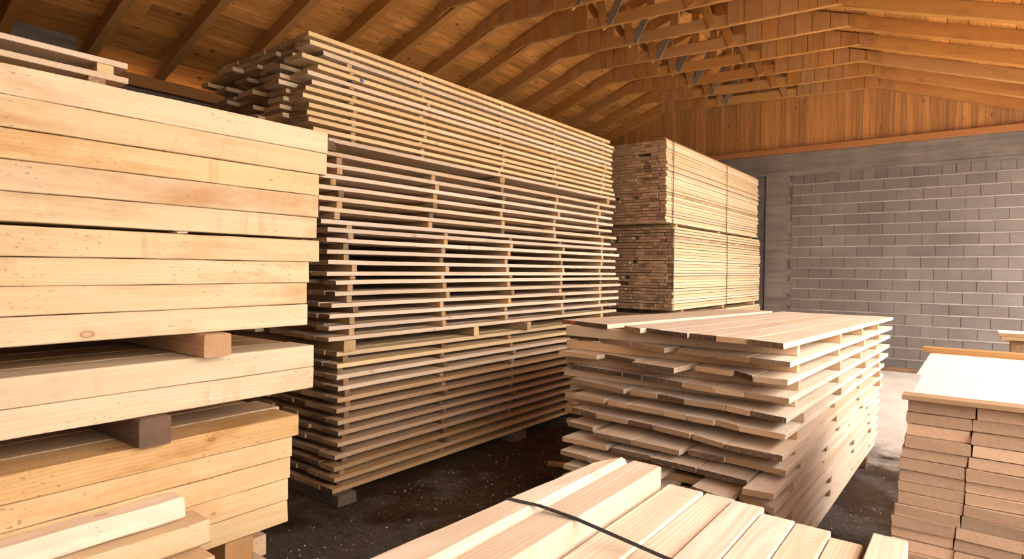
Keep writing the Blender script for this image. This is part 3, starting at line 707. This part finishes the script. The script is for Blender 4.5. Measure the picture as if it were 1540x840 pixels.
# leftmost beam: wedge-shaped, splintered far end
def notch_beam():
    zt = .968; h = .162
    xl0, xl1 = -1.045, -.972    # left edge near / far
    n = 24; mb = MB()
    ys = [-.35+(1.80+.35)*i/n for i in range(n+1)]
    r = random.Random(5)
    for i, y in enumerate(ys):
        t = i/n
        xl = -1.072+.092*max(0, (y-.2)/1.6)
        xr = -.912
        top = zt; j = r.uniform(-.0015, .0015)
        yl = y; 
        pr = [(xl, zt-h), (xr, zt-h), (xr, top-.03), (xr-.012, top-.008), (xr-.022, top), (xl+.003, top+j), (xl, top-.004)]
        for k, (px, pz) in enumerate(pr):
            yy = y
            if i == n: yy = y + (-.06, .03, .06, .062, .055, -.055, -.06)[k]
            mb.v.append((px, yy, pz))
    m_ = 7
    for i in range(n):
        for k in range(m_):
            k2 = (k+1) % m_; mb.f.append((i*m_+k2, i*m_+k, (i+1)*m_+k, (i+1)*m_+k2)); mb.mi.append(0); mb.a.append(.5)
    mb.f.append(tuple(range(m_))); mb.mi.append(1); mb.a.append(.5)
    mb.f.append(tuple(n*m_+k for k in reversed(range(m_)))); mb.mi.append(1); mb.a.append(.5)
    mb.v = [(y, -x, z) for x, y, z in [(v[0]+.912, v[1]+.35, v[2]-(zt-h)) for v in mb.v]]
    o = mb.build('timber', [M['f_beam'], M['f_end']], loc=(-.912, -.35, zt-h), rz=PI/2)
    tag(o, 'leftmost square timber of the foreground bundle, with splintered notch', 'timber', 'square timbers of the foreground bundle')
    q = MB()
    for i in range(26):
        x0 = r.uniform(.006, .05); y0 = 2.11+r.uniform(-.01, .0); L = r.uniform(.025, .07); w = r.uniform(.003, .007); h2 = r.uniform(-.005, .02)
        b = len(q.v); dx = r.uniform(.0, .02)
        q.v += [(y0, x0, h-.03), (y0, x0+w, h-.03), (y0, x0+w/2, h-.012), (y0+L, x0+dx, h-.012+h2)]
        q.f += [(b, b+1, b+3), (b+1, b+2, b+3), (b+2, b, b+3), (b, b+2, b+1)]; q.mi += [0]*4; q.a += [.5]*4
    q.build('splinters', M['bark'], o)
notch_beam()
fbeam(-.909, -.806, 1.885, .955, 'raised square timber beside the splintered one, tall bright side', h=.15, rough=.0008)
for (xl, xr, y1, zt), nm in zip(rough_tops, names): fbeam(xl, xr, y1, zt, 'square timber of foreground bundle, '+nm)
for k in range(1, 8):
    zt = .80-.101*(k-1)
    for j in range(9):
        if j > 7 and k > 7: continue
        xl = -1.05+j*.105
        fbeam(xl, xl+.1, 1.84, zt, 'square timber in the lower layers of the foreground bundle', h=.1, rough=.0008)
for k, y in enumerate((.2, 1.5)):
    cross('bearer', O0, 0.0, y, -.11, .001, .93, .09, .092, [M['old'], M['old']], 'floor bearer under the foreground bundle, '+('near end' if k == 0 else 'far end'), 'bearer', 'bearers under the foreground bundle')
# strap: a band stretched over the high corners
mb = MB()
pts = [(-1.012, .80), (-1.010, .966), (-1.006, .9705), (-.912, .9705), (-.806, .9585), (-.55, .910), (-.3, .9065), (-.2, .9175), (-.116, .9175), (-.112, .85)]
for i in range(len(pts)-1):
    (x0, z0), (x1, z1) = pts[i], pts[i+1]
    L = math.hypot(x1-x0, z1-z0); nx, nz = -(z1-z0)/L*.0009, (x1-x0)/L*.0009
    y = lambda x: 1.31+.13*(x+1.05)
    b = len(mb.v)
    for (x, z) in ((x0, z0), (x1, z1)):
        for s in (-1, 1):
            for e in (-.008, .008): mb.v.append((x+nx*s, y(x)+e, z+nz*s))
    for q in ((0, 1, 5, 4), (2, 6, 7, 3), (0, 4, 6, 2), (1, 3, 7, 5), (0, 2, 3, 1), (4, 5, 7, 6)): mb.f.append(tuple(b+k for k in q)); mb.mi.append(0); mb.a.append(.5)
tag(mb.build('strap', M['strap']), 'black plastic strap stretched across the foreground bundle', 'strap')

# ------------------------------------------------------------------ R: right-hand block of thick planks
ZR = 1.148; YR = 2.60; RT = .0420; RW = .192
for i in range(26):
    zt = ZR-.003-i*(RT+.0002)
    if zt-RT < .10: break
    xl0 = on(1366, 600, 1, YR)[0]-.0042*min(i, 14)+rnd.uniform(-.004, .004)
    x = xl0
    for j in range(4):
        w = RW+rnd.uniform(-.006, .006)
        vis = i < 13 and j < 2
        lab = (ORD[i+1]+' thick plank down in right-hand block, '+('left column' if j == 0 else 'second column')) if vis else 'thick plank in the hidden part of the right-hand block'
        plank('thick_plank', O0, 0.0, YR+rnd.uniform(-.008, .012), x+w, zt-RT, 1.66+rnd.uniform(-.02, .02), w-.003, RT-.003, [M['r_board'], M['r_end']], lab, 'thick plank',
              'thick planks of the right-hand block' if vis else 'hidden planks of the right-hand block', segs=8, rough=.0022, ch=.003)
        x += w
for k, y in enumerate((2.75, 4.0)):
    cross('bearer', O0, 0.0, y, .55, .001, .8, .09, .092, [M['old'], M['old']], 'floor bearer under the right-hand block, '+('near end' if k == 0 else 'far end'), 'bearer', 'bearers under the right-hand block')
for k, (y0, wd) in enumerate(((2.60, .615), (3.225, .90))):
    xl = -.168-.02*k
    mb = MB(); seedc[0] += 1; mb.board(.80, wd, .007, segs=6, seed=seedc[0], rough=.0006, ch=.001)
    tag(mb.build('cover_board', [M['panel'], M['panel']], loc=(xl-.0, y0, ZR-.0005), rz=-.012*k), ('near' if k == 0 else 'far')+' wide pale cover board on top of right-hand block', 'board', 'cover boards on the right-hand block')
for k, (y0, xl, mt, h) in enumerate(((2.535, -.190, 'batten', .018), (4.135, -.215, 'batten', .03))):
    mb = MB(); seedc[0] += 1; mb.board(.9, .075, h, segs=6, seed=seedc[0], rough=.001)
    tag(mb.build('batten', [M[mt], M[mt]], loc=(xl, y0, ZR+.0075), rz=(-.015, -.05)[k]), ('brown batten across the near end' if k == 0 else 'orange batten across the far end')+' of the right-hand block', 'batten', 'battens on the right-hand block')

# small stack behind R
for i in range(8):
    zt = 1.15-.028*i if i < 2 else 1.094-.18*(i-2)
    if i < 2:
        plank('short_board', O0, 0.0, 6.0, .9, zt-.026, .30, .73-.02*i, .026, [M['t_board'], M['t_end']], ('upper' if i == 0 else 'lower')+' pale board on the small stack behind the right-hand block', 'board', 'boards on the small rear stack', rough=.002)
    else:
        for j in range(3):
            plank('square_timber', O0, 0.0, 6.03+rnd.uniform(0, .03), .9-.22*j, max(zt-.178, .002), .26, .21, .176, [M['bearer'], M['beam_end']], 'brown square timber, '+ORD[i-1]+' layer of small rear stack, '+ORD[3-j]+' from left', 'timber', 'timbers of the small rear stack', rough=.002)
        if zt-.18 < .05: break

# ------------------------------------------------------------------ D: strapped bundles beside the column
XD = -3.15
d_specs = [('upper', 3.290, 2.225, 7.40, 11.57, 27, 0.0), ('middle', 2.185, 1.075, 7.60, 11.66, 27, .02), ('bottom', 1.01, .12, 7.66, 11.68, 21, .035)]
stuff = MB(); count = 0
BW = 1.42
for nm, zt0, zb0, y0, y1, n, dx in d_specs:
    pit = (zt0-zb0)/n; T = pit-.0045
    for i in range(n):
        x = 0.0; j = 0; zt = zt0-i*pit
        T2 = T*(1-.12*(rnd.random() < .3))
        while x < BW-.03:
            w = rnd.uniform(.075, .135)
            if BW-x-w < .06: w = BW-x
            s = y0+rnd.uniform(-.004, .012)+(.02 if rnd.random() < .1 else 0); L = y1-y0+rnd.uniform(-.03, .03)
            indiv = (nm != 'bottom' and j < 5) or (nm == 'bottom' and i < 3 and j < 7) 
            xr = XD+dx-x+(rnd.uniform(-.011, .011) if j == 0 else 0)
            if rnd.random() < .02 and j > 0: s += .15
            if indiv:
                count += 1
                plank('thin_board', O0, 0.0, s, xr, zt-T2, L, w-(.016 if j == 0 else .002)-(.004 if rnd.random() < .15 else 0), T2, [M['d_board'], M['d_end']],
                      'thin board, '+ORD[i+1]+' layer from top of '+nm+' bundle by column, '+('corner edge' if j == 0 else ORD[j+1]+' from corner'), 'thin board', 'thin boards of the strapped '+nm+' bundle', segs=4, rough=.0012, ch=.001)
            else:
                stuff.board(L, w-.002, T2, segs=1, seed=i*37+j, rough=.0, ch=.001, ox=s, oy=-(xr), oz=zt-T2)
            x += w; j += 1
stf = stuff.build('thin_boards', [M['d_board'], M['d_end']], rz=PI/2)
tag(stf, 'remaining thin boards deeper inside the strapped bundles', 'thin boards', kind='stuff')
for k, (nm, zt0, zb0, y0, y1, n, dx) in enumerate(d_specs):
    for q, u in enumerate((1011, 1089)):
        if k == 2: y = (7.9, 9.7)[q]
        else: y = on(u, 300, 0, XD)[1]+(0, .1)[q]
        mb = MB(); r1 = XD+dx+.0125
        mb.box(r1, r1+.002, y-.012, y+.012, zb0-.001, zt0+.006); mb.box(XD+dx-BW-.008, XD+dx-BW-.006, y-.012, y+.012, zb0-.004, zt0+.006)
        mb.box(XD+dx-BW-.006, r1, y-.012, y+.012, zt0+.003, zt0+.0045)
        tag(mb.build('strap', M['strap_grey']), 'dark strap around the '+nm+' bundle by the column, '+('near end' if q == 0 else 'at mid-length'), 'strap', 'straps on the bundles by the column')
    for q in range(3):
        z1 = zb0-.002; z0 = (.001 if k == 2 else d_specs[k+1][1]+.006)
        cross('bearer', O0, 0.0, y0+.35+1.7*q, XD+dx-.01, z0, BW-.02, .08, z1-z0, [M['sticker'], M['sticker']], 'bearer under the '+nm+' bundle by the column, '+('near', 'middle', 'far')[q]+' one', 'bearer', 'bearers under the bundles by the column')
# a few loose boards on top of the bundle
plank('loose_board', O0, 0.0, 7.39, XD-.02, 3.2965+.0015, 4.1, .1, .014, [M['batten'], M['d_end']], 'loose thin board on top of the strapped bundles by the column', 'board', None, rough=.001)

# loose stick poking out at the left foot of the centre stack, plank at the wall foot
p = on(826, 683, 2, .1)
mb = MB(); mb.board(1.0, .05, .03, segs=4, rough=.002, seed=3)
tag(mb.build('loose_stick', [M['bearer'], M['beam_end']], loc=(p[0]-.02, p[1], .001), rz=math.radians(20)), 'loose brown stick on the floor beside the centre stack foot', 'stick')
mb = MB(); mb.board(2.2, .12, .06, segs=6, rough=.003, seed=4)
tag(mb.build('floor_plank', [M['sticker_dark'], M['beam_end']], loc=(-1.6, YW-.32, .001), rz=0.0), 'brown plank lying along the foot of the block wall', 'plank')
# sawdust chips on the floor
mb = MB(); r = random.Random(8)
for i in range(900):
    x, y = r.uniform(-3.3, 0), r.uniform(1.2, 7.5)
    if r.random() < .3: x, y = r.uniform(-3.3, -1.5), r.uniform(1.6, 4.2)
    s = r.uniform(.002, .009); a = r.uniform(0, 6); b = len(mb.v); h = r.uniform(.001, .005)
    for k in range(4):
        aa = a+k*PI/2; mb.v.append((x+s*math.cos(aa)*(1 if k % 2 else .4), y+s*math.sin(aa), .001+h*(k == 1)))
    mb.v.append((x, y, .004+h))
    mb.f += [(b, b+1, b+4), (b+1, b+2, b+4), (b+2, b+3, b+4), (b+3, b, b+4)]; mb.mi += [0]*4; mb.a += [.5]*4
tag(mb.build('sawdust_chips', M['chips']), 'pale sawdust and wood chips strewn over the dark floor', 'sawdust', kind='stuff')

# ------------------------------------------------------------------ light: overcast daylight through the open right side, front mostly blocked
w = bpy.data.worlds.new('world'); sc.world = w; w.use_nodes = True
bg = w.node_tree.nodes['Background']; bg.inputs[1].default_value = 1.0
nt = w.node_tree; tcw = nt.nodes.new('ShaderNodeTexCoord'); sx = nt.nodes.new('ShaderNodeSeparateXYZ'); nt.links.new(tcw.outputs['Generated'], sx.inputs[0])
cr = nt.nodes.new('ShaderNodeValToRGB'); nt.links.new(sx.outputs[2], cr.inputs[0]); nt.links.new(cr.outputs[0], bg.inputs[0])
cr.color_ramp.elements[0].position = 0.0; cr.color_ramp.elements[0].color = (5.2, 5.0, 4.75, 1)
cr.color_ramp.elements[1].position = 0.75; cr.color_ramp.elements[1].color = (16.0, 15.5, 14.9, 1)
def portal(loc, rot, sx, sy):
    l = bpy.data.lights.new('daylight_portal', 'AREA'); l.shape = 'RECTANGLE'; l.size = sx; l.size_y = sy; l.cycles.is_portal = True
    o = bpy.data.objects.new('daylight_portal', l); col.objects.link(o); o.location = loc; o.rotation_euler = rot
portal((1.6, 4.8, 1.9), (0, PI/2, 0), 3.9, 14.8)
portal((-3.4, -2.8, 2.4), (PI/2, 0, 0), 9.6, 5.2)
sc.view_settings.view_transform = 'Standard'; sc.view_settings.look = 'None'; sc.view_settings.gamma = 1.0; sc.view_settings.use_curve_mapping = False
sc.view_settings.exposure = 0.08
sc.cycles.max_bounces = 8; sc.cycles.diffuse_bounces = 5
